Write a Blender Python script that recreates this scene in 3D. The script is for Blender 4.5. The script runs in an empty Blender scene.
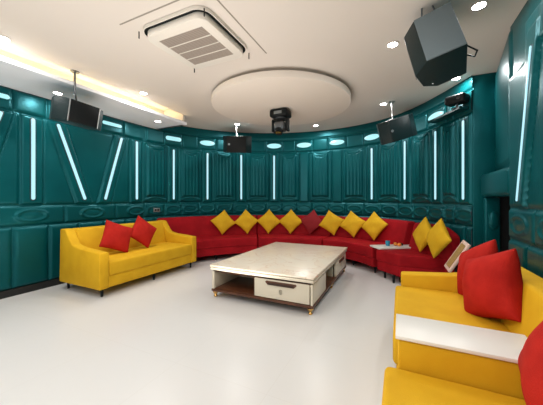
import bpy, bmesh, math, random, bisect
import numpy as np
from mathutils import Vector, Matrix, Euler
random.seed(4)
SC = bpy.context.scene
COL = SC.collection
R = math.radians

# ------------------------------------------------------------------ materials
def mat(name, col, rough=.5, metal=0, col2=None, nscale=4, bump=0, bscale=60, emit=None, estr=0, sheen=0, coat=0, detail=3):
    m = bpy.data.materials.new(name); m.use_nodes = True
    nt = m.node_tree; n = nt.nodes; b = n['Principled BSDF']
    b.inputs['Base Color'].default_value = (*col, 1)
    b.inputs['Roughness'].default_value = rough
    b.inputs['Metallic'].default_value = metal
    if sheen:
        b.inputs['Sheen Weight'].default_value = sheen
        b.inputs['Sheen Roughness'].default_value = .4
        b.inputs['Sheen Tint'].default_value = (*[min(1, c*1.4+.05) for c in col], 1)
    if coat:
        b.inputs['Coat Weight'].default_value = coat; b.inputs['Coat Roughness'].default_value = .15
    if emit:
        b.inputs['Emission Color'].default_value = (*emit, 1); b.inputs['Emission Strength'].default_value = estr
    tc = n.new('ShaderNodeTexCoord')
    if col2:
        t = n.new('ShaderNodeTexNoise'); t.inputs['Scale'].default_value = nscale; t.inputs['Detail'].default_value = detail
        r = n.new('ShaderNodeValToRGB'); r.color_ramp.elements[0].position = .35; r.color_ramp.elements[1].position = .65
        r.color_ramp.elements[0].color = (*col, 1); r.color_ramp.elements[1].color = (*col2, 1)
        nt.links.new(tc.outputs['Object'], t.inputs['Vector']); nt.links.new(t.outputs['Fac'], r.inputs['Fac'])
        nt.links.new(r.outputs['Color'], b.inputs['Base Color'])
    if bump:
        t = n.new('ShaderNodeTexNoise'); t.inputs['Scale'].default_value = bscale; t.inputs['Detail'].default_value = 3
        u = n.new('ShaderNodeBump'); u.inputs['Strength'].default_value = bump; u.inputs['Distance'].default_value = .01
        nt.links.new(tc.outputs['Object'], t.inputs['Vector']); nt.links.new(t.outputs['Fac'], u.inputs['Height'])
        nt.links.new(u.outputs['Normal'], b.inputs['Normal'])
    return m

M = {}
M['teal'] = mat('teal_leather', (.0006, .049, .055), .31, col2=(.001, .068, .074), nscale=2, bump=.12, bscale=45)
for _m, _sp, _t in ((M['teal'], .6, (.22, .85, 1, 1)),):
    _b = _m.node_tree.nodes['Principled BSDF']; _b.inputs['Specular IOR Level'].default_value = _sp; _b.inputs['Specular Tint'].default_value = _t
M['teal_dark'] = mat('dark_teal_trim', (.002, .035, .04), .4, bump=.1)
M['black'] = mat('black_plastic', (.006, .008, .009), .5)
M['black'].node_tree.nodes['Principled BSDF'].inputs['Specular IOR Level'].default_value = .2
M['black_base'] = mat('black_baseboard', (.006, .007, .008), .5)
M['spk'] = mat('speaker_vinyl', (.004, .016, .018), .42, bump=.2, bscale=200)
M['grille'] = mat('speaker_grille', (.17, .22, .25), .6, bump=.5, bscale=400)
M['metal'] = mat('brushed_metal', (.45, .45, .45), .3, metal=1)
M['steel'] = mat('dark_bracket_metal', (.12, .13, .14), .4, metal=.8)
M['ceil'] = mat('ceiling_paint', (.73, .675, .625), .8)
M['soffit'] = mat('soffit_paint', (.90, .93, .99), .7)
M['white'] = mat('white_laminate', (.82, .80, .76), .35)
M['white2'] = mat('white_plastic', (.78, .74, .68), .4)
M['acgrey'] = mat('vent_grey', (.36, .31, .27), .6)
M['groove'] = mat('ceiling_groove', (.30, .27, .23), .8)
M['yellow'] = mat('yellow_velvet', (.71, .41, .016), .7, col2=(.65, .36, .012), nscale=5, bump=.25, bscale=220, sheen=.15)
M['yellow_c'] = mat('yellow_cushion_fabric', (.72, .43, .018), .75, col2=(.66, .37, .014), nscale=9, bump=.3, bscale=180, sheen=.15)
M['red'] = mat('crimson_velvet', (.38, .007, .013), .65, col2=(.30, .005, .010), nscale=5, bump=.25, bscale=220, sheen=.15)
M['red_c'] = mat('red_cushion_velvet', (.45, .018, .012), .8, col2=(.36, .012, .008), nscale=8, bump=.3, bscale=160, sheen=.12)
M['cream'] = mat('cream_lacquer', (.74, .68, .55), .25)
M['wood'] = mat('dark_walnut', (.13, .045, .018), .35, col2=(.07, .022, .010), nscale=7, detail=6)
M['gold'] = mat('brass_gold', (.75, .46, .16), .25, metal=1)
M['shadow'] = mat('gap_shade_black', (.01, .01, .01), .9)  # black that paints in the shade of the table's gaps
M['led'] = mat('cool_led_diffuser', (.05, .10, .12), .3, emit=(.50, .87, .98), estr=1.0)
M['oval'] = mat('oval_lamp_diffuser', (.1, .2, .2), .3, emit=(.42, .84, .90), estr=.95)
M['warm'] = mat('warm_cove_led', (1, .8, .4), .3, emit=(1, .80, .45), estr=22)
M['down'] = mat('downlight_lens', (1, 1, 1), .3, emit=(1, .98, .95), estr=30)
M['blue'] = mat('blue_plastic', (.02, .25, .42), .4)
M['orange'] = mat('orange_peel', (.8, .25, .03), .5, bump=.3, bscale=150)
M['lens'] = mat('glass_lens', (.02, .02, .03), .05, coat=1)
M['greymet'] = mat('grey_plate', (.25, .28, .29), .35, metal=.6)
M['pink'] = mat('pale_rose_frame', (.78, .56, .48), .35)

for _k, _v in (('yellow', .15), ('yellow_c', .15), ('red', .12), ('red_c', .12), ('spk', .25)):
    M[_k].node_tree.nodes['Principled BSDF'].inputs['Specular IOR Level'].default_value = _v
    M[_k].node_tree.nodes['Principled BSDF'].inputs['Sheen Weight'].default_value = .04
def marble():
    m = bpy.data.materials.new('cream_marble'); m.use_nodes = True
    nt = m.node_tree; n = nt.nodes; b = n['Principled BSDF']
    tc = n.new('ShaderNodeTexCoord')
    w = n.new('ShaderNodeTexNoise'); w.inputs['Scale'].default_value = 1.6; w.inputs['Detail'].default_value = 6; w.inputs['Distortion'].default_value = 2.2
    r = n.new('ShaderNodeValToRGB'); e = r.color_ramp.elements
    e[0].position = .40; e[0].color = (.80, .72, .60, 1)
    e[1].position = .60; e[1].color = (.78, .70, .58, 1)
    for p, c in ((.485, (.80, .71, .58, 1)), (.5, (.60, .43, .31, 1)), (.515, (.78, .66, .52, 1))):
        x = e.new(p); x.color = tuple(v*.7+w_*.3 for v, w_ in zip(c, (.79, .71, .59, 1)))
    nt.links.new(tc.outputs['Object'], w.inputs['Vector']); nt.links.new(w.outputs['Fac'], r.inputs['Fac'])
    nt.links.new(r.outputs['Color'], b.inputs['Base Color'])
    b.inputs['Roughness'].default_value = .28
    return m
M['marble'] = marble()

def floor_mat():
    m = bpy.data.materials.new('white_floor_tiles'); m.use_nodes = True
    nt = m.node_tree; n = nt.nodes; b = n['Principled BSDF']
    tc = n.new('ShaderNodeTexCoord')
    k = n.new('ShaderNodeTexBrick'); k.offset = 0; k.inputs['Scale'].default_value = 1
    k.inputs['Brick Width'].default_value = .8; k.inputs['Row Height'].default_value = .8
    k.inputs['Mortar Size'].default_value = .0022; k.inputs['Mortar Smooth'].default_value = .3
    k.inputs['Color1'].default_value = (.70, .695, .685, 1); k.inputs['Color2'].default_value = (.695, .69, .68, 1)
    k.inputs['Mortar'].default_value = (.66, .65, .63, 1)
    t = n.new('ShaderNodeTexNoise'); t.inputs['Scale'].default_value = 2.5; t.inputs['Detail'].default_value = 5
    mr = n.new('ShaderNodeMapRange'); mr.inputs['To Min'].default_value = .30; mr.inputs['To Max'].default_value = .30
    nt.links.new(tc.outputs['Object'], k.inputs['Vector']); nt.links.new(k.outputs['Color'], b.inputs['Base Color'])
    nt.links.new(tc.outputs['Object'], t.inputs['Vector']); nt.links.new(t.outputs['Fac'], mr.inputs['Value'])
    nt.links.new(mr.outputs['Result'], b.inputs['Roughness'])
    return m
M['floor'] = floor_mat()

def screen_mat():
    m = bpy.data.materials.new('golden_screen'); m.use_nodes = True
    nt = m.node_tree; n = nt.nodes; b = n['Principled BSDF']
    tc = n.new('ShaderNodeTexCoord')
    w = n.new('ShaderNodeTexWave'); w.bands_direction = 'Y'; w.inputs['Scale'].default_value = 14; w.inputs['Distortion'].default_value = .3
    r = n.new('ShaderNodeValToRGB'); e = r.color_ramp.elements
    e[0].position = .3; e[0].color = (.22, .11, .03, 1); e[1].position = .7; e[1].color = (.55, .36, .14, 1)
    nt.links.new(tc.outputs['Object'], w.inputs['Vector']); nt.links.new(w.outputs['Fac'], r.inputs['Fac'])
    nt.links.new(r.outputs['Color'], b.inputs['Base Color']); b.inputs['Roughness'].default_value = .3
    return m
M['screen'] = screen_mat()

# ------------------------------------------------------------------ helpers
def obj(name, bm, m, parent=None, smooth=True, angle=35):
    me = bpy.data.meshes.new(name); bm.normal_update(); bm.to_mesh(me); bm.free()
    me.materials.append(M[m] if isinstance(m, str) else m)
    o = bpy.data.objects.new(name, me); COL.objects.link(o)
    if parent: o.parent = parent
    if smooth:
        me.shade_smooth() if hasattr(me, 'shade_smooth') else None
        try: me.set_sharp_from_angle(angle=R(angle))
        except Exception: pass
    return o

def thing(name, label, cat, loc=(0, 0, 0), rot=(0, 0, 0), group=None):
    o = bpy.data.objects.new(name, None); COL.objects.link(o)
    o.location = loc; o.rotation_euler = rot; o.empty_display_size = .1
    o['label'] = label; o['category'] = cat
    if group: o['group'] = group
    return o
def tag(o, label, cat, group=None):
    o['label'] = label; o['category'] = cat
    if group: o['group'] = group
    return o
def dup(root, loc, rot=None, label=None, group=None):
    r = root.copy(); COL.objects.link(r); r.location = loc
    if rot is not None: r.rotation_euler = rot
    if label: r['label'] = label
    if group: r['group'] = group
    for ch in list(root.children):
        c = ch.copy(); COL.objects.link(c); c.parent = r
        for g in ch.children:
            d = g.copy(); COL.objects.link(d); d.parent = c
    return r

def rbox(bm, c, s, r=.01, seg=3, mtx=None):
    g = bmesh.ops.create_cube(bm, size=1)
    vs = g['verts']
    for v in vs:
        v.co = Vector((v.co.x*s[0]+c[0], v.co.y*s[1]+c[1], v.co.z*s[2]+c[2]))
    if r > 0:
        es = list({e for v in vs for e in v.link_edges})
        res = bmesh.ops.bevel(bm, geom=es, offset=min(r, min(s)*.49), segments=seg, profile=.5, affect='EDGES')
        vs = list({v for f in res['faces'] for v in f.verts} | {v for v in vs if v.is_valid})
    if mtx is not None:
        bmesh.ops.transform(bm, matrix=mtx, verts=[v for v in vs if v.is_valid])
    return vs
def B(name, c, s, m, parent=None, r=.01, seg=3):
    bm = bmesh.new(); rbox(bm, c, s, r, seg); return obj(name, bm, m, parent)

def prism(bm, poly, axis, a0, a1, r=0, seg=3):
    """poly: 2D points in the other two axes (cyclic order), extruded along axis"""
    def P(u, v, a):
        return {'x': (a, u, v), 'y': (u, a, v), 'z': (u, v, a)}[axis]
    v0 = [bm.verts.new(P(u, v, a0)) for u, v in poly]
    v1 = [bm.verts.new(P(u, v, a1)) for u, v in poly]
    n = len(poly); fs = []
    fs.append(bm.faces.new(v0)); fs.append(bm.faces.new(v1[::-1]))
    for i in range(n):
        fs.append(bm.faces.new((v0[(i+1) % n], v0[i], v1[i], v1[(i+1) % n])))
    bmesh.ops.recalc_face_normals(bm, faces=fs)
    if r > 0:
        es = [e for e in {e for f in fs for e in f.edges} if e.calc_face_angle(0) > R(20)]
        bmesh.ops.bevel(bm, geom=es, offset=r, segments=seg, profile=.5, affect='EDGES')

def tube(bm, p0, p1, r0, r1=None, seg=16):
    p0, p1 = Vector(p0), Vector(p1); d = p1-p0
    q = d.to_track_quat('Z', 'Y').to_matrix().to_4x4()
    bmesh.ops.create_cone(bm, cap_ends=True, segments=seg, radius1=r0, radius2=r0 if r1 is None else r1, depth=d.length,
                          matrix=Matrix.Translation((p0+p1)/2) @ q)
def lathe(bm, prof, c=(0, 0, 0), seg=24):
    rings = []
    for r, z in prof:
        rings.append([bm.verts.new((c[0]+r*math.cos(2*math.pi*k/seg), c[1]+r*math.sin(2*math.pi*k/seg), c[2]+z)) for k in range(seg)])
    for a, b in zip(rings, rings[1:]):
        for k in range(seg):
            bm.faces.new((a[k], a[(k+1) % seg], b[(k+1) % seg], b[k]))
    bm.faces.new(rings[0][::-1]); bm.faces.new(rings[-1])
    bmesh.ops.recalc_face_normals(bm, faces=bm.faces)

# ------------------------------------------------------------------ wall paths
class Path:
    def __init__(self, pts):
        self.C = pts; self.S = [0]
        for i in range(1, len(pts)): self.S.append(self.S[-1]+math.dist(pts[i], pts[i-1]))
        self.L = self.S[-1]
    def q(self, s):
        S, C = self.S, self.C
        i = max(1, min(len(S)-1, bisect.bisect(S, s))); t = (s-S[i-1])/(S[i]-S[i-1])
        return (C[i-1][0]+(C[i][0]-C[i-1][0])*t, C[i-1][1]+(C[i][1]-C[i-1][1])*t)
    def frame(self, s):
        x, y = self.q(s)
        a, b = self.q(max(0, s-.12)), self.q(min(self.L, s+.12)); L = math.dist(a, b)
        return x, y, (b[0]-a[0])/L, (b[1]-a[1])/L
    def at(self, s, off=0, z=0):
        x, y, tx, ty = self.frame(s)
        return Vector((x+ty*off, y-tx*off, z))
    def yaw(self, s):      # rotation about z taking local +X to tangent; local -Y then points into the room
        x, y, tx, ty = self.frame(s); return math.atan2(ty, tx)

def spline(pts, first):
    out = [first]; n = len(pts)
    for i in range(n-1):
        p0 = pts[i-1] if i > 0 else (-4.7, 3.0)
        p1, p2 = pts[i], pts[i+1]
        p3 = pts[i+2] if i+2 < n else (2*p2[0]-p1[0], 2*p2[1]-p1[1])
        for k in range(24):
            t = k/24
            out.append(tuple(.5*(2*p1[j]+(p2[j]-p0[j])*t+(2*p0[j]-5*p1[j]+4*p2[j]-p3[j])*t*t+(-p0[j]+3*p1[j]-3*p2[j]+p3[j])*t**3) for j in (0, 1)))
    out.append(pts[-1]); return out
WL = Path(spline([(-4.7, 3.7), (-4.62, 4.35), (-4.36, 4.95), (-3.95, 5.47), (-3.45, 5.9), (-2.85, 6.22), (-2.2, 6.42),
                  (-1.5, 6.47), (-.85, 6.36), (-.25, 6.07), (.22, 5.62), (.57, 5.08), (.9, 4.45)], (-4.7, -2.0)))
WR = Path([(.97, 3.36), (.97, -2.0)])
WRU = Path([(1.15, 4.45), (.97, 3.3)])
ZC = 2.97

# ---- padded leather relief: height functions on (s, z)
def rnd(d, w, D):
    t = np.clip(d/w, 0, 1); return D*np.sqrt(1-(1-t)**2)
def rect(s, z, a, b, c, d): return np.minimum(np.minimum(s-a, b-s), np.minimum(z-c, d-z))
def slant(s, z, sb, st, w, z0, z1):
    c = sb+(st-sb)*(z-z0)/(z1-z0); return np.minimum(w/2-np.abs(s-c), np.minimum(z-z0, z1-z))
def ring(s, z, c, zc, a, b, D):
    r = np.sqrt(((s-c)/a)**2+((z-zc)/b)**2)
    return D*np.exp(-((r-1)/.16)**2)+.6*D*np.clip(1-r/.75, 0, 1)**.5
def seams(h, s, z, cuts, c, d, w, D, jit=None):
    for a, b in zip(cuts, cuts[1:]): h = np.maximum(h, rnd(rect(s, z, a+.006, b-.006, c, d), w, D))
    return h

STRIP_V = [3.97, 5.62]
STRIP_BACK = [6.49, 7.30, 8.14, 8.98, 11.41, 12.23, 13.01, 13.61]
NOSTRIP = [9.74, 10.56]
CENT = sorted([6.49, 7.30, 8.14, 8.98, 9.74, 10.56, 11.41, 12.23, 13.01, 13.61])

def cartouche(h, s, z, a, b):
    """ornamental upholstered panel with ribs, an arch on top and a scroll at the foot"""
    m = (a+b)/2; w = b-a
    h = np.maximum(h, rnd(rect(s, z, a, b, 1.24, 2.465), .035, .032))
    u = np.abs(s-m)/(w/2)
    top = 2.40-.07*np.clip(1-(u/.62)**2, 0, 1)              # sagging arch
    d = np.minimum(np.minimum(.74*w/2-np.abs(s-m), z-1.36), top-z)
    h = h+rnd(d, .03, .028)
    np_ = max(3, round(.74*w/.085)); ph = (s-m+.74*w/2)/(.74*w/np_)
    h = h+.017*np.abs(np.sin(np.pi*ph))**.6*np.clip((d-.018)/.012, 0, 1)
    band = (z > 2.33)*np.exp(-((z-(2.45-.09*np.clip(1-(u/.8)**2, 0, 1)))/.014)**2)*(u < .85)
    foot = np.exp(-((z-(1.29+.045*np.clip(1-(u/.7)**2, 0, 1)))/.012)**2)*(u < .85)
    return h+.02*band+.018*foot

def relief_lower(h, s, z, cuts_low, cuts_band, ovals):
    h = seams(h, s, z, cuts_low, .10, .915, .05, .035)
    h = seams(h, s, z, cuts_band, .935, 1.205, .035, .03)
    for c in ovals: h = h+ring(s, z, c, 1.07, .17, .075, .018)
    return h

def relief_left(s, z):
    h = np.zeros_like(s)
    per = 1.65
    lc = [3.76+.41*k-4.1 for k in range(0, 30)]
    ov = [3.97+per/2*k-3.3 for k in range(0, 10)]
    h = relief_lower(h, s, z, lc, [o-per/4 for o in ov]+[9], ov)
    for base in (-.98, .67, 2.32, 3.97):
        h = np.maximum(h, rnd(rect(s, z, base-.13, base+.13, 1.225, 2.465), .03, .045))
        h = np.maximum(h, rnd(rect(s, z, base+.145, base+per-.145, 1.225, 2.465), .04, .022))
        for sb, st in ((base+.69, base+.30), (base+1.02, base+1.33)):
            d = slant(s, z, sb, st, .25, 1.225, 2.465)
            h = np.where(d > -.012, .004, h)
            h = np.maximum(h, rnd(d, .03, .05))
    h = np.maximum(h, rnd(rect(s, z, 5.49, 5.75, 1.225, 2.465), .03, .045))
    h = seams(h, s, z, [.4*k-.4 for k in range(0, 9)]+[2.95, 3.35, 3.76, 4.14, 4.55, 4.93, 5.35, 5.85], 2.49, 2.77, .03, .035)
    return h

def relief_back(s, z):
    h = np.zeros_like(s)
    mids = [5.62+.43]+[(a+b)/2 for a, b in zip(CENT, CENT[1:])]
    cb = sorted([5.62+.2]+[c-.2 for c in CENT]+[c+.2 for c in CENT]+[14.1])
    h = relief_lower(h, s, z, sorted([5.8]+CENT+mids+[14.1]), cb, CENT+mids)
    for c in CENT: h = np.maximum(h, rnd(rect(s, z, c-.115, c+.115, 1.225, 2.465), .03, .04))
    edges = [5.77]+[x for c in CENT for x in (c-.13, c+.13)]
    for a, b in zip(edges[0::2], edges[1::2]): h = cartouche(h, s, z, a+.005, b-.005)
    cuts = sorted([5.85, 6.27]+[c-.22 for c in CENT[1:]]+[c+.22 for c in CENT]+[14.1])
    h = seams(h, s, z, cuts, 2.49, 2.775, .03, .035)
    h = np.maximum(h, rnd(rect(s, z, 5.8, 14.2, 2.80, 3.2), .03, .02))
    return h
def relief_right(s, z):
    h = np.zeros_like(s)
    h = relief_lower(h, s, z, [.03+.42*k for k in range(0, 14)], [.03+.55*k for k in range(0, 11)], [.305+.55*k for k in range(0, 10)])
    # slanted strip panels
    for a in (0, 1.65, 3.3):
        h = np.maximum(h, rnd(rect(s, z, a+.02, a+1.63, 1.225, 2.465), .04, .02))
        d = slant(s, z, a+.32, a+.62, .22, 1.225, 2.66)
        h = np.where(d > -.012, .004, h); h = np.maximum(h, rnd(d, .03, .05))
        h = np.maximum(h, rnd(rect(s, z, a+.78, a+1.6, 1.225, 2.465), .04, .035))
    h = seams(h, s, z, [.42+.42*k for k in range(0, 13)], 2.49, 2.775, .03, .035)
    return h
def relief_ru(s, z):
    h = np.zeros_like(s)
    h = np.maximum(h, rnd(rect(s, z, .03, 1.15, 1.66, 2.93), .05, .025))
    return h

def relief_wall(name, path, s0, s1, z0, z1, fn, step=.0135):
    ns = max(2, int((s1-s0)/step)); nz = max(2, int((z1-z0)/step))
    s = np.linspace(s0, s1, ns+1); z = np.linspace(z0, z1, nz+1)
    Sg, Zg = np.meshgrid(s, z, indexing='ij')
    Hh = fn(Sg, Zg)
    fr = np.array([path.frame(v) for v in s])
    X = fr[:, 0:1]+fr[:, 3:4]*Hh; Y = fr[:, 1:2]-fr[:, 2:3]*Hh
    co = np.stack([X, Y, Zg], -1).reshape(-1, 3)
    idx = np.arange((ns+1)*(nz+1)).reshape(ns+1, nz+1)
    f = np.stack([idx[:-1, :-1], idx[1:, :-1], idx[1:, 1:], idx[:-1, 1:]], -1).reshape(-1, 4)
    me = bpy.data.meshes.new(name)
    me.vertices.add(len(co)); me.vertices.foreach_set('co', co.ravel())
    me.loops.add(f.size); me.loops.foreach_set('vertex_index', f.ravel().astype('i'))
    me.polygons.add(len(f)); me.polygons.foreach_set('loop_start', np.arange(0, f.size, 4, dtype='i'))
    me.update(calc_edges=True); me.shade_smooth()
    me.materials.append(M['teal'])
    o = bpy.data.objects.new(name, me); COL.objects.link(o); o['kind'] = 'structure'
    return o
def struct(o): o['kind'] = 'structure'; return o

relief_wall('wall_left', WL, 0, 5.78, .08, 3.13, relief_left)
relief_wall('wall_back', WL, 5.765, WL.L, .08, ZC, relief_back)
relief_wall('wall_right', WR, 0, WR.L, .08, ZC, relief_right)
wu = relief_wall('wall_right_upper', WRU, 0, WRU.L, 1.6, ZC, relief_ru, .03); wu.name = 'wall_side'
# pilaster closing the curved wall, niche under a padded ledge
def pil():
    bm = bmesh.new()
    rbox(bm, (1.02, 4.53, ZC/2), (.27, .16, ZC), .02)
    return struct(obj('trim_1', bm, 'teal'))
pil()
bm = bmesh.new(); rbox(bm, (1.10, 3.85, 1.475), (.30, 1.02, .29), .045, 5); struct(obj('trim_2', bm, 'teal'))
bm = bmesh.new()
for z in (.55,):
    rbox(bm, (1.08, 4.40, .68), (.17, .08, 1.28), .025)
lathe_ring = []
bm2 = bmesh.new()
tor = bmesh.ops.create_uvsphere(bm2, u_segments=20, v_segments=10, radius=1, matrix=Matrix.Translation((1.09, 4.36, 1.02)) @ Matrix.Diagonal((.06, .03, .12, 1)))
struct(obj('trim_3', bm, 'teal')); struct(obj('trim_4', bm2, 'teal'))
bm = bmesh.new(); rbox(bm, (1.55, 3.85, .7), (.06, 1.3, 1.4), 0); rbox(bm, (1.25, 3.33, .7), (.54, .04, 1.4), 0); rbox(bm, (1.35, 4.5, .7), (.4, .06, 1.4), 0)
struct(obj('wall_niche', bm, 'black_base'))

# baseboards
def strip_mesh(path, s0, s1, off, z0, z1, th, n=120):
    bm = bmesh.new(); prev = None
    for k in range(n+1):
        s = s0+(s1-s0)*k/n
        r = [bm.verts.new(path.at(s, o, z)) for o, z in ((off, z0), (off+th, z0), (off+th, z1), (off, z1))]
        if prev:
            for i in range(4): bm.faces.new((prev[i], prev[(i+1) % 4], r[(i+1) % 4], r[i]))
        else: bm.faces.new(r)
        prev = r
    bm.faces.new(prev[::-1]); bmesh.ops.recalc_face_normals(bm, faces=bm.faces); return bm
struct(obj('baseboard_left', strip_mesh(WL, 0, 5.78, 0, 0, .095, .03, 20), 'black_base'))
struct(obj('baseboard_back', strip_mesh(WL, 5.78, WL.L, 0, 0, .095, .03), 'black_base'))
struct(obj('baseboard_right', strip_mesh(WR, 0, WR.L, 0, 0, .095, .03, 4), 'black_base'))
# floor, front wall
struct(B('floor', (-1.7, 2.5, -.05), (8, 10, .1), 'floor', r=0))
struct(B('wall_front', (-1.7, -2.05, 1.6), (6.8, .1, 3.4), mat('front_wall_paint', (.55, .52, .48), .8), r=0))
# ceiling with a raised cove along the left
struct(B('ceiling', (-1.14, 2.5, ZC+.11), (5.44, 9.2, .22), 'ceil', r=0))
bm = bmesh.new()
rbox(bm, (-4.33, 1.05, 3.15), (1.0, 6.3, .04), 0)                 # cove lid
rbox(bm, (-4.40, 5.58, ZC+.11), (1.10, 2.9, .22), 0)              # ceiling carried on over the cove end
rbox(bm, (-4.40, 4.10, 2.97), (1.0, .06, .38), 0)                 # end wall of the cove
rbox(bm, (-4.42, 1.05, 2.97), (.04, 6.2, .36), 0)                 # inner side of the cove
struct(obj('trim_5', bm, 'ceil'))
bm = bmesh.new(); rbox(bm, (-4.32, 1.06, 2.805), (.96, 6.14, .05), .004, 1); struct(obj('trim_6', bm, 'soffit'))
bm = bmesh.new(); rbox(bm, (-4.30, 1.05, 2.84), (.03, 6.0, .012), 0)
tag(obj('cove_light', bm, 'warm'), 'warm yellow light strip glowing in the long ceiling cove above left wall', 'cove light')

# round ceiling disc
bm = bmesh.new()
lathe(bm, [(0.01, -.145), (1.10, -.145), (1.125, -.138), (1.13, -.12), (1.13, -.055), (1.12, -.05), (1.03, -.05), (1.03, 0)], (-1.80, 4.13, ZC), 96)
tag(obj('ceiling_disc', bm, mat('disc_paint', (.80, .73, .66), .75)), 'large round dropped disc of beige plaster in middle of ceiling', 'ceiling feature')
# thin grooves round the air conditioner
bm = bmesh.new(); rbox(bm, (-1.90, 1.70, ZC), (1.04, .014, .004), 0); rbox(bm, (-1.38, 2.23, ZC), (.014, 1.06, .004), 0)
struct(obj('trim_7', bm, 'groove'))

# ------------------------------------------------------------------ ceiling air conditioner
def rrect(w, r, n=8):
    pts = []
    for cx, cy, a0 in ((1, 1, 0), (-1, 1, 90), (-1, -1, 180), (1, -1, 270)):
        for k in range(n+1):
            a = R(a0+90*k/n); pts.append((cx*(w/2-r)+r*math.cos(a), cy*(w/2-r)+r*math.sin(a)))
    return pts
ac = thing('air_conditioner', 'square white ceiling cassette air conditioner with grey slatted grille', 'air conditioner', (-1.905, 2.205, ZC))
bm = bmesh.new(); prism(bm, rrect(.80, .13), 'z', -.03, 0); obj('housing', bm, 'black', ac)
bm = bmesh.new()
po, pi = rrect(.81, .135), rrect(.795, .13)
def loopring(bm, outer, inner, z0, z1):
    n = len(outer); A = [bm.verts.new((*p, z0)) for p in outer]; Bv = [bm.verts.new((*p, z0)) for p in inner]
    A1 = [bm.verts.new((*p, z1)) for p in outer]; B1 = [bm.verts.new((*p, z1)) for p in inner]
    for i in range(n):
        j = (i+1) % n
        bm.faces.new((A[i], A[j], Bv[j], Bv[i])); bm.faces.new((A1[j], A1[i], B1[i], B1[j]))
        bm.faces.new((A[j], A[i], A1[i], A1[j])); bm.faces.new((Bv[i], Bv[j], B1[j], B1[i]))
    bmesh.ops.recalc_face_normals(bm, faces=bm.faces)
loopring(bm, po, pi, -.034, -.003); obj('outer_rim', bm, 'white2', ac)
bm = bmesh.new(); prism(bm, rrect(.735, .10), 'z', -.092, -.025, .008, 2); obj('panel', bm, 'white2', ac)
g = obj('grille', (lambda b: (rbox(b, (0.0, 0, -.092), (.54, .52, .006), .002, 1), b)[1])(bmesh.new()), 'acgrey', ac)
bm = bmesh.new()
for k in (-1, 0, 1): rbox(bm, (0, k*.13, -.097), (.54, .011, .004), 0)
obj('grille_bar', bm, 'white2', ac)
bm = bmesh.new()
for k in range(26):
    rbox(bm, (0, -.25+.50*k/25, -.0958), (.53, .004, .002), 0)
obj('slat', bm, mat('slat_grey', (.25, .21, .185), .6), ac)
for x, y in ((-.40, -.40), (.40, -.38), (-.40, .40), (.39, .41)):
    bm = bmesh.new(); rbox(bm, (x*.98, y*.98, -.07), (.010, .010, .07), .002, 1); obj('clip', bm, 'black', ac)

# ------------------------------------------------------------------ lights
PW = .46
def arealamp(loc, power, size, col=(1, .975, .945), spread=180):
    l = bpy.data.lights.new('downlight_or_fill', 'AREA'); l.shape = 'DISK'; l.size = size; l.energy = power*PW; l.color = col  # serves the ceiling downlights and the added fills
    l.spread = R(spread)
    o = bpy.data.objects.new('downlight_or_fill', l); COL.objects.link(o); o.location = loc; return o
def downlight(x, y, z, label, power=34):
    t = thing('downlight', label, 'downlight', (x, y, z), group='recessed ceiling downlights')
    bm = bmesh.new(); lathe(bm, [(.060, -.001), (.062, -.008), (.050, -.010), (.047, -.004)], (0, 0, 0), 28); obj('trim_ring', bm, 'white2', t)
    bm = bmesh.new(); lathe(bm, [(.001, -.0105), (.046, -.0105), (.046, -.004)], (0, 0, 0), 28); obj('lens', bm, 'down', t)
    arealamp((x, y, z-.02), power, .1)
    return t
LBL = 'small round bright downlight '
for x, y, z, l, p in [
    (-3.71, 1.32, ZC, LBL+'in ceiling at the far left edge of the photo', 22),
    (-3.64, 2.95, ZC, LBL+'in main ceiling beside the cove, left of the round disc', 26),
    (-3.27, 5.08, ZC, LBL+'above the black speaker on the back left of curved wall', 30),
    (-1.72, 5.93, ZC, LBL+'with starry glare between the round disc and back wall', 30),
    (-.26, 5.10, ZC, LBL+'beside the rod of the speaker on the right of back wall', 30),
    (-.07, 3.18, ZC, LBL+'left of the large hanging speaker', 26),
    (.70, 4.45, ZC, LBL+'close to curved wall end, just below the large hanging speaker', 30),
    (.615, 2.86, ZC, LBL+'at top right, right of the large hanging speaker', 13),
    (-4.30, 2.10, 2.78, LBL+'in the low soffit, beside the speaker on the left wall', 12),
    (-4.14, 3.68, 2.78, LBL+'in the low soffit near its far end', 12)]:
    downlight(x, y, z, l, p)
# the rest of the ceiling's fittings, behind and above the photographer
for x, y, p in ((-3.4, -.6, 34), (-1.9, -.4, 42), (-.2, -.6, 26), (-1.9, .9, 40), (-.1, 1.0, 16)):
    arealamp((x, y, ZC-.02), p, .35)
l = arealamp((-1.8, 1.6,  .35), 120, 2.6, (1, .93, .85)); l.rotation_euler = (R(180), 0, 0); l.data.name = 'bounce_fill'; l.name = 'bounce_fill'  # added upward fill, stands in for light bounced off the floor
l.visible_glossy = True
l = arealamp((-1.6, -1.5, 1.9), 60, 2.2, (1, .97, .94)); l.rotation_euler = (R(82), 0, R(-4)); l.name = 'rear_fill'  # added soft fill from behind the camera, not a ceiling fitting

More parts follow.
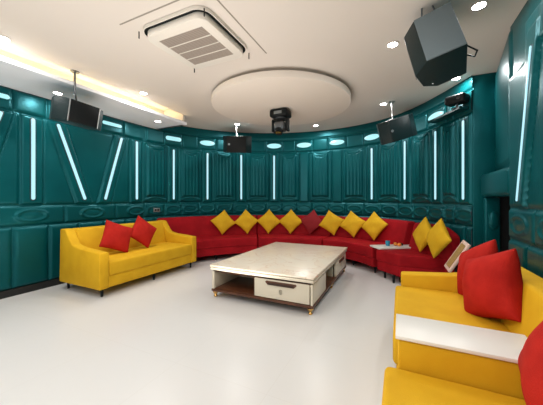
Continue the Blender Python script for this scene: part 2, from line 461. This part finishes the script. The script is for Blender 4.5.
# ------------------------------------------------------------------ LED strips on the walls
def capsule(L, w, n=10):
    pts = []
    for k in range(n+1):
        a = R(180*k/n); pts.append((w/2*math.cos(a), L/2-w/2+w/2*math.sin(a)))
    for k in range(n+1):
        a = R(180+180*k/n); pts.append((w/2*math.cos(a), -L/2+w/2+w/2*math.sin(a)))
    return pts
def led(path, s, z0, z1, label, ds=0, off=.04, w=.046):
    """vertical or slanted light strip: s at the bottom, s+ds at the top"""
    L = math.hypot(z1-z0, ds); ang = math.atan2(ds, z1-z0)
    sm = s+ds/2; p = path.at(sm, off, (z0+z1)/2)
    t = thing('light_strip', label, 'light strip', p, (0, 0, path.yaw(sm)), 'light strips on the padded wall')
    rm = Matrix.Rotation(ang, 4, 'Y')
    bm = bmesh.new(); prism(bm, capsule(L+.03, w+.03), 'y', -.006, .012, .003, 2); bmesh.ops.transform(bm, matrix=rm, verts=bm.verts); obj('housing', bm, 'teal_dark', t)
    bm = bmesh.new(); prism(bm, capsule(L, w), 'y', -.014, -.004, .004, 2); bmesh.ops.transform(bm, matrix=rm, verts=bm.verts); obj('diffuser', bm, 'led', t)
    return t
led(WL, 3.30, 1.29, 2.43, 'slanted glowing light strip cut by the left edge of the photo', ds=.33, off=.05)
led(WL, 3.97, 1.29, 2.43, 'upright glowing light strip on left wall, left of the speaker hung by the soffit', off=.045)
led(WL, 4.66, 1.29, 2.43, 'light strip slanting down to the right, under the speaker on left wall', ds=-.39, off=.05)
led(WL, 4.99, 1.29, 2.43, 'light strip slanting up to the right, above the yellow sofa on left wall', ds=.31, off=.05)
led(WL, 5.62, 1.29, 2.43, 'upright light strip just right of the slanted pair above yellow sofa', off=.045)
names = ['above the right end of the left yellow sofa', 'above the left end of the crimson sofa', 'on back wall directly below the small black speaker',
         'on back wall below the moving head lamp', 'on back wall, left of the wide right speaker', 'below the wide speaker on the right of curved wall',
         'between the wide speaker and the projector on curved wall', 'last on curved wall before the pilaster, below projector']
for s, nm in zip(STRIP_BACK, names):
    led(WL, s, 1.29, 2.40, 'upright cyan light strip '+nm, off=.04, w=.040)
led(WR, .33, 1.28, 2.49, 'long slightly slanted light strip on the near right wall', ds=.28, off=.045, w=.026)

def oval(path, s, label, w=.36, h=.12, cap=False, z=2.64):
    p = path.at(s, .032, z)
    t = thing('oval_wall_lamp', label, 'wall lamp', p, (0, 0, path.yaw(s)), 'lamps in the upper row of wall pads')
    if cap: poly = [(y, x) for x, y in capsule(w, h)][::-1]; big = [(y, x) for x, y in capsule(w+.04, h+.04)][::-1]
    else:
        poly = [(w/2*math.cos(R(k*12)), h/2*math.sin(R(k*12))) for k in range(30)]
        big = [((w/2+.025)*math.cos(R(k*12)), (h/2+.022)*math.sin(R(k*12))) for k in range(30)]
    bm = bmesh.new(); prism(bm, big, 'y', -.010, .012, .004, 2); obj('bezel', bm, 'teal', t)
    bm = bmesh.new(); prism(bm, poly, 'y', -.020, -.004, .006, 2); obj('diffuser', bm, 'oval', t)
oval(WL, 3.55, 'bar shaped wall lamp at left edge of the photo in upper wall row', .34, .06, True)
oval(WL, 5.13, 'bar shaped wall lamp right of the speaker hung over the left wall', .36, .06, True)
on = ['over the right end of the left yellow sofa', 'between soffit end and the small black speaker', None, 'below the moving head lamp',
      'second to the right of the moving head lamp', 'straight below the right rim of the round ceiling disc', 'just left of the wide speaker on curved wall',
      None, 'between the wide speaker and the projector', 'beside the projector ledge']
for s, nm in zip(CENT[:9], on[:9]):
    if nm: oval(WL, s, 'glowing oval lamp '+nm, .36, .12 if s > 6.6 else .09, s < 6.6)

# socket on wall, small hook lamp
t = thing('wall_socket', 'small grey socket plate on the teal wall above the left yellow sofa', 'socket', WL.at(6.08, .05, 1.07), (0, 0, WL.yaw(6.08)))
B('plate', (0, 0, 0), (.15, .014, .085), 'greymet', t, .004); B('outlet', (-.03, -.009, 0), (.035, .006, .04), 'black', t, .003); B('outlet', (.03, -.009, 0), (.035, .006, .04), 'black', t, .003)

# ------------------------------------------------------------------ sofas
def leg(name, x, y, h, parent, r=.022, m='black'):
    bm = bmesh.new(); tube(bm, (x, y, 0), (x, y, h), r*.7, r, 14); return obj(name, bm, m, parent)
def straight_sofa(name, label, W, D, loc, rotz, arms=(1, 1), backH=.87, armH=.61, seatH=.46, seat_split=1, aw=.13, ain=0):
    """local: x along the sofa 0..W, y from 0 (front) to D (back)"""
    t = thing(name, label, 'sofa', loc, (0, 0, rotz))
    x0 = aw if arms[0] else 0.0; x1 = W-aw if arms[1] else W
    B('base', (W/2, D/2+.01, .19), (W-.01, D-.02, .16), 'yellow', t, .015)
    n = seat_split
    for k in range(n):
        a = x0+(x1-x0)*k/n; b = x0+(x1-x0)*(k+1)/n
        bm = bmesh.new(); rbox(bm, ((a+b)/2, (D-.18)/2, (.265+seatH)/2), (b-a-.004, D-.18, seatH-.265), .03, 4)
        obj('seat_cushion', bm, 'yellow', t)
    bm = bmesh.new()
    prism(bm, [(D-.31, seatH-.10), (D-.19, backH-.01), (D-.04, backH), (D, .12), (D-.18, .12)], 'x', x0+.001, x1-.001, .025, 4)
    obj('backrest', bm, 'yellow', t)
    for i, on_ in enumerate(arms):
        if not on_: continue
        a = 0 if i == 0 else W-aw
        bm = bmesh.new()
        prof = [(ain, .11), (ain, armH-.02), (D*.50, armH+.015), (D*.66, armH+.045), (D*.72, armH+.10), (D*.83, backH-.015), (D*.88, backH), (D-.02, backH), (D+.005, .11)]
        prism(bm, prof, 'x', a, a+aw, .018, 3)
        obj('armrest', bm, 'yellow', t)
    for x in (.08, W/2, W-.08):
        for y in (.08, D-.08): leg('leg', x, y, .12, t)
    return t
# left sofa: front at X=-3.5 facing +X ; local x -> world +Y, local y -> world -X
straight_sofa('sofa', 'yellow velvet two seat sofa with black legs against the left wall', 1.84, .93, (-3.50, 2.18, 0), R(90))
# right: front at X=-.04 facing -X ; local x -> world -Y, local y -> world +X
straight_sofa('sofa', 'right wall yellow sofa beyond the white topped console, with one far armrest', 1.25, .96, (-.04, 3.08, 0), R(-90), arms=(1, 0), ain=.05, backH=.77, armH=.58, seatH=.45)
straight_sofa('sofa', 'nearest yellow sofa at bottom right corner, before the white topped console', 1.25, .96, (-.07, 1.505, 0), R(-90), arms=(0, 1), ain=.05, backH=.77, armH=.58, seatH=.455)
ct = thing('console_table', 'yellow upholstered console with a long white top between the two right sofas', 'console', (-.01, 1.515, 0))
B('body', (.30, .15, .345), (.60, .295, .47), 'yellow', ct, .012)
bm = bmesh.new(); rbox(bm, (.29, .145, .594), (.60, .295, .018), .003, 2); obj('white_top', bm, 'white', ct)
for x in (.05, .54):
    for y in (.05, .25): leg('leg', x, y, .12, ct)
# backrest part behind the console
B('back_panel', (.81, .15, .445), (.30, .292, .65), 'yellow', ct, .03)

def sweep(path, prof, s0, s1, n=40, bevel_ends=.02, taper=None):
    """closed profile [(off, z)] swept along the wall path"""
    bm = bmesh.new(); rings = []
    cz = sum(p[1] for p in prof)/len(prof); co = sum(p[0] for p in prof)/len(prof)
    ss = [s0, s0+.004, s0+.012, s0+bevel_ends]+[s0+bevel_ends+(s1-s0-2*bevel_ends)*k/n for k in range(1, n)]+[s1-bevel_ends, s1-.012, s1-.004, s1]
    ins = [bevel_ends*.9, bevel_ends*.45, bevel_ends*.15, 0]+[0]*(n-1)+[0, bevel_ends*.15, bevel_ends*.45, bevel_ends*.9]
    for s, q in zip(ss, ins):
        ring_ = []
        for o, z in prof:
            do = max(-1, min(1, (o-co)/.05))*q; dz = max(-1, min(1, (z-cz)/.05))*q
            zz = z-dz
            if taper: zz = taper(s, o, zz)
            ring_.append(bm.verts.new(path.at(s, o-do, zz)))
        rings.append(ring_)
    m_ = len(prof)
    for a, b in zip(rings, rings[1:]):
        for k in range(m_): bm.faces.new((a[k], a[(k+1) % m_], b[(k+1) % m_], b[k]))
    bm.faces.new(rings[0][::-1]); bm.faces.new(rings[-1])
    bmesh.ops.recalc_face_normals(bm, faces=bm.faces); return bm
def roundpoly(pts, r, n=4):
    out = []
    N = len(pts)
    for i in range(N):
        p = Vector(pts[i]); a = Vector(pts[i-1]); b = Vector(pts[(i+1) % N])
        ra = min(r, (a-p).length*.45, (b-p).length*.45)
        A = p+(a-p).normalized()*ra; Bq = p+(b-p).normalized()*ra
        for k in range(n+1):
            t = k/n; q = A*(1-t)**2+p*2*t*(1-t)+Bq*t*t; out.append((q.x, q.y))
    return out
SEAT = roundpoly([(.18, .27), (.93, .27), (.93, .46), (.18, .46)], .035)
BASE = roundpoly([(.06, .115), (.91, .115), (.91, .275), (.06, .275)], .015)
BACK = roundpoly([(.045, .115), (.24, .115), (.36, .44), (.24, .90), (.07, .90)], .045)
def skew(bm, s0, s1):
    # the end section is cut square to the room, so its front edge is shorter than its back
    for v in bm.verts:
        b = min(((v.co.x-WL.q(s)[0])**2+(v.co.y-WL.q(s)[1])**2, s) for s in [s0-.1+.01*k for k in range(int((s1-s0+.2)/.01)+1)])
        s = b[1]; o = math.sqrt(b[0]); t = max(0, min(1, (s-s0)/(s1-s0)))
        q = WL.at(s-(o-.1)*.38*t, o*(1-.15*t) if o > .3 else o, v.co.z); v.co = q
    return bm
def curved_sofa(label, s0, s1, end=False):
    p = WL.at((s0+s1)/2, .5, 0)
    t = thing('curved_sofa_section', label, 'sofa', p, group='crimson curved sofa sections along the back wall')
    def add(name, bm, m):
        if end and name != 'leg': skew(bm, s0, s1)
        bmesh.ops.translate(bm, vec=-p, verts=bm.verts); return obj(name, bm, m, t, angle=50)
    add('base', sweep(WL, BASE, s0+.01, s1-.01), 'red')
    add('seat_cushion', sweep(WL, SEAT, s0+.004, s1-.004, bevel_ends=.03), 'red')
    def tp(s, o, z):
        if end and z > .5:
            d = max(0, s-(s1-.42))/.42; return z-(z-.5)*.32*d**2.5
        return z
    add('backrest', sweep(WL, BACK, s0+.002, s1-.002, n=60, bevel_ends=.03, taper=tp), 'red')
    n = 2
    for k in range(n+1):
        s = s0+.12+(s1-s0-.24)*k/n
        for o in (.82, .18):
            if end and s > s1-.2: s -= o*.4; o *= .85
            q = WL.at(s, o, 0); bm = bmesh.new(); tube(bm, (q.x, q.y, 0), (q.x, q.y, .12), .016, .024, 14); add('leg', bm, 'black')
    return t
curved_sofa('crimson curved sofa section next to the left yellow sofa, under three yellow cushions', 6.05, 8.53)
curved_sofa('crimson curved sofa section behind the coffee table, under the red cushion', 8.54, 10.50)
curved_sofa('crimson curved sofa section right of centre, ending at the small white board', 10.51, 12.56)
curved_sofa('crimson curved sofa end section with rounded back near the pilaster', 12.74, 13.58, True)

# white board bridging the gap between sections
wb = thing('side_board', 'narrow white board laid across the gap in the crimson sofa, holding small items', 'side table', WL.at(12.65, .60, 0), (0, 0, WL.yaw(12.65)))
B('board', (0, .04, .478), (.31, .72, .028), 'white', wb, .006, 2)
z0 = .492
def P2(dx, dy): 
    c = WL.at(12.65, .60, 0); a = WL.yaw(12.65); return (c.x+dx*math.cos(a)-dy*math.sin(a), c.y+dx*math.sin(a)+dy*math.cos(a), z0)
x = P2(-.02, -.06); bm = bmesh.new(); lathe(bm, [(.026, 0), (.034, .005), (.038, .085), (.034, .085), (.03, .01)], (0, 0, 0), 20)
o = tag(obj('cup', bm, 'blue'), 'small blue cup standing on the white board', 'cup'); o.location = x
for dx, dy, l in ((.0, .07, 'small orange fruit beside the blue cup'), (.07, .10, 'small orange fruit at the back, next to the dark lump')):
    bm = bmesh.new(); bmesh.ops.create_uvsphere(bm, u_segments=16, v_segments=10, radius=.034); 
    for v in bm.verts: v.co.z = v.co.z*.9+.0306
    b2 = obj('orange', bm, 'orange'); tag(b2, l+' on white board', 'fruit', 'oranges on the white board'); b2.location = P2(dx, dy)
bm = bmesh.new(); lathe(bm, [(.024, 0), (.03, .008), (.03, .03), (.022, .04), (.012, .046)], (0, 0, 0), 18)
o = tag(obj('ashtray', bm, 'black'), 'small black round pot on the white board', 'pot'); o.location = P2(-.02, .19)

# ------------------------------------------------------------------ cushions
def cushion(label, loc, yaw, tilt, roll, size, m, thick=.13, seed=0, group=None, cat='cushion'):
    rg = random.Random(seed); n = 26; bm = bmesh.new()
    ph = [rg.uniform(0, 6.28) for _ in range(6)]
    def P(u, v, sgn):
        e = 1-.07*(1-u*u)*abs(v)**3, 1-.07*(1-v*v)*abs(u)**3
        x = u*size/2*(1-.075*(1-v*v)*abs(u)**2); y = v*size/2*(1-.075*(1-u*u)*abs(v)**2)
        k = max(0, (1-u**2)*(1-v**2))**.42
        w = .006*math.sin(5*u+ph[0])*math.sin(4*v+ph[1])+.004*math.sin(9*u*v+ph[2])
        return (x, sgn*(k*(thick/2+w)+.003), y)
    F = {}
    for sg in (-1, 1):
        for i in range(n+1):
            for j in range(n+1):
                u = math.sin((-1+2*i/n)*math.pi/2); v = math.sin((-1+2*j/n)*math.pi/2)
                F[sg, i, j] = bm.verts.new(P(u, v, sg))
    for sg in (-1, 1):
        for i in range(n):
            for j in range(n):
                q = [F[sg, i, j], F[sg, i+1, j], F[sg, i+1, j+1], F[sg, i, j+1]]
                bm.faces.new(q if sg < 0 else q[::-1])
    per = [(i, 0) for i in range(n)]+[(n, j) for j in range(n)]+[(n-i, n) for i in range(n)]+[(0, n-j) for j in range(n)]
    for k in range(len(per)):
        a, b = per[k], per[(k+1) % len(per)]
        bm.faces.new((F[-1, a[0], a[1]], F[1, a[0], a[1]], F[1, b[0], b[1]], F[-1, b[0], b[1]]))
    bmesh.ops.recalc_face_normals(bm, faces=bm.faces)
    o = obj('cushion', bm, m, angle=60)
    o.matrix_world = Matrix.Translation(loc) @ Matrix.Rotation(yaw, 4, 'Z') @ Matrix.Rotation(tilt, 4, 'X') @ Matrix.Rotation(roll, 4, 'Y')
    tag(o, label, cat, group)
    return o
# on the curved sofa (front face = local -Y, towards the room); tilt<0 leans the top back
cl = [(7.62, 'y', 45+8, 'yellow square cushion on its corner, leftmost of four on the crimson sofa'),
      (8.24, 'y', 45-3, 'yellow square cushion, second of the four left ones on crimson sofa'),
      (8.85, 'y', 45+2, 'yellow square cushion, third of the four left ones on crimson sofa'),
      (9.44, 'y', 45, 'yellow square cushion left of the red one on the curved sofa'),
      (10.02, 'r', 45+6, 'dark red cushion between yellow ones in middle of curved sofa'),
      (10.54, 'y', 45-14, 'yellow cushion leaning just right of the dark red cushion'),
      (11.12, 'y', 45-12, 'tilted yellow cushion, middle one of three right of the dark red cushion'),
      (11.74, 'y', 45-10, 'yellow cushion beside the white board, at its left')]
for i, (s, c, roll, lab) in enumerate(cl):
    o_ = .385; p = WL.at(s, o_, .765)
    ds = {5: .15, 6: .12, 7: .1}.get(i, 0)
    cushion(lab, p, WL.yaw(s)+ds, R(-16), R(roll), .425, 'yellow_c' if c == 'y' else mat('dark_red_cushion_velvet', (.26, .006, .011), rough=.85, bump=.3, bscale=160), seed=i)
p = WL.at(13.16, .35, .75); cushion('left one of two yellow cushions on the end section of crimson sofa', p, WL.yaw(13.12)-.05, R(-14), R(45-8), .40, 'yellow_c', .14, seed=21)
p = WL.at(13.55, .37, .745); cushion('right one of two yellow cushions on the end section of crimson sofa', p, WL.yaw(13.50)-.02, R(-12), R(45-2), .41, 'yellow_c', .14, seed=22)
# left sofa
cushion('red cushion on the left sofa, nearer the left armrest', (-3.98, 2.75, .71), R(90-4), R(-20), R(24), .44, 'red_c', .15, seed=31)
cushion('red cushion in the middle of left sofa, standing on its corner', (-3.99, 3.23, .735), R(90), R(-18), R(40), .42, 'red_c', .15, seed=32)
# right sofa
cushion('red cushion farther back of the two on the right yellow sofa', (.60, 2.86, .68), R(-76), R(-16), R(-26), .45, 'red_c', .20, seed=41)
cushion('plump red cushion overlapping another one on the right yellow sofa', (.585, 2.42, .675), R(-70), R(-14), R(-22), .465, 'red_c', .23, seed=42)
cushion('red cushion cut by right edge of the photo, nearest of all', (.54, 1.27, .70), R(-90), R(-18), R(20), .47, 'red_c', .2, seed=43)

# ------------------------------------------------------------------ coffee table
T = thing('coffee_table', 'large low cream marble coffee table with walnut shelves and gold feet', 'coffee table', (-1.563, 3.915, 0))
W_, L_ = 1.42, 2.10     # x, y extents of the top
def TB(name, c, s, m, r=.006, parent=None): return B(name, c, s, m, parent or T, r, 2)
TB('tabletop', (0, 0, .418), (W_, L_, .024), 'marble', .006)
TB('gap_shade', (0, 0, .402), (W_-.05, L_-.05, .010), 'shadow', .001)  # recessed filler between the slabs, gap shade painted as black
TB('apron', (0, 0, .381), (W_-.012, L_-.012, .034), 'cream', .005)
TB('gap_shade', (0, 0, .356), (W_-.07, L_-.07, .02), 'shadow', .001)
TB('plinth', (0, 0, .096), (W_-.03, L_-.03, .032), 'wood', .005)
bw, bl = W_-.04, L_-.04; zb0, zb1 = .112, .346; zm = (zb0+zb1)/2; zh = zb1-zb0
# front (towards -Y): open cubby on the left, drawer on the right ; left side closed
TB('side_panel', (-bw/2+.02, 0, zm), (.04, bl, zh), 'cream')
TB('side_panel', (bw/2-.0125, -bl/2+.30, zm), (.025, .60, zh), 'cream')
TB('side_panel', (bw/2-.02, bl/2-.425, zm), (.012, .85, zh), 'cream')
TB('divider', (-.05, -bl/2+.36, zm), (.025, .70, zh), 'wood')
TB('divider', (0, -bl/2+.61, zm), (bw-.08, .025, zh), 'cream')
TB('divider', (0, bl/2-.86, zm), (bw-.08, .025, zh), 'cream')
TB('back_panel', (0, bl/2-.0125, zm), (bw-.08, .025, zh), 'cream')
TB('top_panel', (0, 0, zb1-.004), (bw-.01, bl-.01, .01), 'wood')
TB('cubby_shelf', (-.36, -bl/2+.31, .118), (.58, .60, .012), 'wood')
TB('cubby_shelf', (.35, -.12, .118), (.62, .60, .012), 'wood')
def drawer(cx, cy, w, rot):
    bm = bmesh.new(); rbox(bm, (0, 0, 0), (w, .022, zh-.012), .005, 2)
    d = obj('drawer', bm, 'cream', T); d.location = (cx, cy, zm); d.rotation_euler = (0, 0, rot)
    pts = [(-.20, .05), (-.185, .065), (.185, .065), (.20, .05), (.165, .018), (-.165, .018)]
    bm = bmesh.new(); prism(bm, [(a, b+.03) for a, b in pts], 'y', -.022, -.008, .004, 2); h_ = obj('handle', bm, 'wood', d)
    bm = bmesh.new(); prism(bm, [(a*.86, b*.6+.04) for a, b in pts], 'y', -.026, -.02, .002, 1); obj('handle_shade', bm, mat('handle_shadow', (.04, .015, .008), .5), d)  # dark plate on the handle, shade of its hollow put into the colour
    bm = bmesh.new(); prism(bm, capsule(.062, .04, 6), 'y', -.018, -.009, .003, 2)
    for v in bm.verts: v.co.z -= .02
    k = obj('emblem', bm, mat('pewter_emblem', (.42, .38, .30), .35, metal=.7, bump=.4, bscale=90), d)
    return d
drawer(.305, -bl/2+.010, .70, 0)
drawer(bw/2-.008, bl/2-.44, .80, R(90))
TB('corner_post', (bw/2-.008, -bl/2+.008, zm), (.022, .022, zh), 'cream', .004)
for x in (-1, 1):
    for y in (-1, 0, 1):
        bm = bmesh.new(); lathe(bm, [(.012, 0), (.02, .004), (.024, .018), (.016, .032), (.022, .045), (.034, .06), (.038, .074)], (x*(W_/2-.055), y*(L_/2-.055), 0), 18)
        obj('leg', bm, 'gold', T)

# ------------------------------------------------------------------ touch screen on a stand between the sofas
def touchscreen():
    cam_r = Vector((math.cos(R(25.5)), math.sin(R(25.5)), 0)); cam_f = Vector((-math.sin(R(25.5)), math.cos(R(25.5)), 0))
    L = Vector((.17, .353, -.11)); S = Vector((-.068, -.0175, -.2))
    tw = lambda v: cam_r*v.x+Vector((0, 0, v.y))+cam_f*v.z
    Lw, Sw = tw(L), tw(S); ex = Lw.normalized(); ey = (Sw-ex*Sw.dot(ex)).normalized(); ez = ex.cross(ey)
    c = Vector((.622, 3.953, .605))
    if ez.dot(c-Vector((0, 0, 1.3))) > 0: ey = -ey; ez = ex.cross(ey)
    t = thing('touch_screen', 'tilted pale rose framed screen with golden picture, standing behind the yellow armrest', 'screen', (c.x, c.y, 0))
    Mx = Matrix.Translation(c-Vector((c.x, c.y, 0))) @ Matrix((ex, ey, ez)).transposed().to_4x4()
    lw, sw = Lw.length, .22
    bm = bmesh.new(); rbox(bm, (0, 0, -.012), (lw, sw, .03), .008, 3); o = obj('frame', bm, 'pink', t); o.matrix_local = Mx
    bm = bmesh.new(); rbox(bm, (0, 0, .005), (lw-.08, sw-.075, .004), .001, 1); s_ = obj('screen_face', bm, 'screen', t); s_.matrix_local = Mx
    bm = bmesh.new()
    tube(bm, (0, 0, .02), (0, 0, c.z-.03), .018); lathe(bm, [(.001, 0), (.15, 0), (.15, .012), (.03, .025), (.018, .03)], (0, 0, 0), 28)
    obj('stand', bm, 'black', t)
touchscreen()

# ------------------------------------------------------------------ speakers
def speaker_big():
    f = .687
    D = Vector((.281*f, 3.599*f, 1.3+(2.894-1.3)*f))
    t = thing('speaker', 'large black hanging speaker with grey grille, nearest and highest at upper right', 'speaker', D, (-.277, -.233, -.095))
    w, h, d = .275, .458, .344
    sec = [(0, 0), (w, 0), (w, d), (.06, d+.025), (-.05, d*.86), (-.095, d*.35)]
    bm = bmesh.new(); prism(bm, sec, 'z', 0, h, .006, 2); obj('cabinet', bm, 'spk', t)
    bm = bmesh.new(); rbox(bm, (w/2, -.005, h/2), (w-.006, .016, h-.01), .004, 2); obj('grille', bm, 'grille', t)
    bm = bmesh.new(); rbox(bm, (-.050, .05, h/2), (.006, .10, h-.03), .002, 1, Matrix.Translation((0, 0, 0))); 
    bm.free()
    bm = bmesh.new(); tube(bm, (-.02, .30, .03), (.03, .30, -.006), .004); tube(bm, (-.088, .2, .03), (-.088, .2, h-.05), .005); obj('chrome_trim', bm, 'metal', t)
    bm = bmesh.new()
    pts = [Vector((w, .06, .05)), Vector((w+.06, .10, -.01)), Vector((w+.05, .17, .0)), Vector((w, .2, .08))]
    for a, b in zip(pts, pts[1:]): tube(bm, a, b, .006)
    obj('handle', bm, 'black', t)
    inv = (Matrix.Translation(D) @ Euler((-.277, -.233, -.095)).to_matrix().to_4x4()).inverted()
    bm = bmesh.new()
    top = inv @ Vector((D.x-.02, D.y+.22, ZC)); 
    tube(bm, (.05, .17, h-.01), top, .007); tube(bm, (.20, .17, h-.01), inv @ Vector((D.x+.06, D.y+.22, ZC)), .007)
    q = inv @ Vector((D.x+.02, D.y+.22, ZC-.006)); 
    obj('bracket', bm, 'steel', t)
    return t
speaker_big()
def speaker(label, loc, yaw, pitch, roll, rodtop, w=.62, h=.27, d=.34, strips=True, rodmat='steel', front='grille', wg=.10):
    """local: front = -Y; rodtop = ceiling point in world"""
    t = thing('speaker', label, 'speaker', loc, (0, 0, yaw))
    Rm = Matrix.Rotation(pitch, 4, 'X') @ Matrix.Rotation(roll, 4, 'Y')
    sec = [(-w/2+wg, -d/2), (w/2-wg, -d/2), (w/2, -d/2+.12), (w/2-.07, d/2), (-w/2+.07, d/2), (-w/2, -d/2+.12)]
    def ad(name, bm, m):
        bmesh.ops.transform(bm, matrix=Rm, verts=bm.verts); return obj(name, bm, m, t)
    bm = bmesh.new(); prism(bm, sec, 'z', -h/2, h/2, .006, 2); ad('cabinet', bm, 'spk')
    bm = bmesh.new(); rbox(bm, (0, -d/2-.002, 0), (w-2*wg-.015, .016, h-.012), .004, 2); ad('grille', bm, front)
    if strips:
        for sg in (-1, 1):
            bm = bmesh.new(); rbox(bm, (sg*(w/2-wg), -d/2-.006, 0), (.014, .016, h+.004), .003, 1); ad('edge_strip', bm, 'metal')
    else:
        bm = bmesh.new(); tube(bm, (-w/2+.16, -d/2-.013, 0), (-w/2+.16, -d/2-.008, 0), .022, .022, 20); ad('badge', bm, 'greymet')
    bm = bmesh.new()
    a = Rm @ Vector((0, .03, h/2-.01)); top = Matrix.Rotation(-yaw, 4, 'Z') @ (Vector(rodtop)-Vector(loc))
    mid = Vector((top.x, top.y, top.z-(top.z-a.z)*.68))
    tube(bm, top, mid, .013); tube(bm, mid, a, .011); tube(bm, top-Vector((0, 0, .012)), top, .05)
    rbox(bm, a, (.12, .06, .02), .004, 1)
    obj('bracket', bm, rodmat, t)
    return t
speaker('black speaker with two pale edge strips, hung by the soffit over the left wall', (-3.88, 2.12, 2.43), R(88), R(8), R(3), (-3.84, 2.07, ZC), .60, .28, .34, front='black', wg=.12)
speaker('small black speaker hung before the back left of curved wall', (-3.30, 5.15, 2.53), R(22), R(10), R(1), (-3.35, 5.17, ZC), .64, .36, .34, strips=False, front='black', rodmat='metal')
speaker('wide black speaker with angled front hung before the right of curved wall', (-.06, 5.0, 2.47), R(24), R(8), R(-17), (-.12, 5.05, ZC), .60, .36, .36, wg=.13, front='spk', strips=False, rodmat='metal')

# ------------------------------------------------------------------ moving head lamp under the disc
mh = thing('moving_head_lamp', 'black moving head stage lamp hanging under the round ceiling disc', 'stage lamp', (-1.84, 4.22, ZC-.145))
bm = bmesh.new(); rbox(bm, (0, 0, -.075), (.32, .25, .13), .035, 4); obj('base', bm, 'black', mh)
bm = bmesh.new(); tube(bm, (0, 0, -.16), (0, 0, -.13), .09, .09, 24); obj('swivel', bm, 'steel', mh)
bm = bmesh.new(); rbox(bm, (0, 0, -.175), (.29, .10, .035), .01)
for sx in (-1, 1): rbox(bm, (sx*.128, 0, -.275), (.04, .12, .20), .015)
obj('yoke', bm, 'black', mh)
bm = bmesh.new(); rbox(bm, (0, -.01, -.29), (.19, .20, .17), .05, 5); hd = obj('head', bm, 'steel', mh)
bm = bmesh.new(); tube(bm, (0, -.06, -.36), (0, -.085, -.41), .075, .065, 24); obj('lens_ring', bm, 'black', hd)
bm = bmesh.new(); tube(bm, (0, -.085, -.411), (0, -.0855, -.413), .05, .05, 24); obj('lens', bm, 'lens', hd)
bm = bmesh.new(); rbox(bm, (0, -.126, -.075), (.14, .006, .05), .002, 1); obj('display', bm, 'greymet', mh)

# ------------------------------------------------------------------ party laser projector on wall ledge
pl = WL.at(13.42, .20, 2.47)
pj = thing('wall_shelf', 'curved dark ledge high on the curved wall beside the pilaster', 'shelf', (0, 0, 0))
bm = strip_mesh(WL, 13.0, 13.70, .03, 2.53, 2.56, .14, 30); obj('ledge', bm, 'teal_dark', pj)
pr = thing('laser_projector', 'small black party projector mounted on the high ledge beside the pilaster', 'projector', WL.at(13.62, .14, 2.56), (0, 0, WL.yaw(13.5)+.5))
bm = bmesh.new(); rbox(bm, (0, 0, .12), (.26, .18, .12), .03); obj('housing', bm, 'black', pr)
bm = bmesh.new(); tube(bm, (0, 0, 0), (0, 0, .08), .016); rbox(bm, (0, 0, .008), (.12, .08, .012), .003, 1); obj('bracket', bm, 'steel', pr)
bm = bmesh.new(); tube(bm, (.06, -.10, .12), (.06, -.08, .12), .028, .028, 20); obj('lens', bm, 'lens', pr)

# ------------------------------------------------------------------ camera, world, colour
cam = bpy.data.cameras.new('camera'); co = bpy.data.objects.new('camera', cam); COL.objects.link(co)
cam.sensor_width = 36; cam.lens = 36*269/543; cam.clip_start = .05
cam.shift_y = -(202.5-199)/543
co.location = (0, 0, 1.3); co.rotation_euler = (R(90), 0, R(25.5))
SC.camera = co
w = bpy.data.worlds.new('world'); SC.world = w; w.use_nodes = True
w.node_tree.nodes['Background'].inputs[0].default_value = (.9, .93, 1, 1); w.node_tree.nodes['Background'].inputs[1].default_value = .15
SC.view_settings.view_transform = 'Standard'; SC.view_settings.look = 'None'; SC.view_settings.exposure = 0
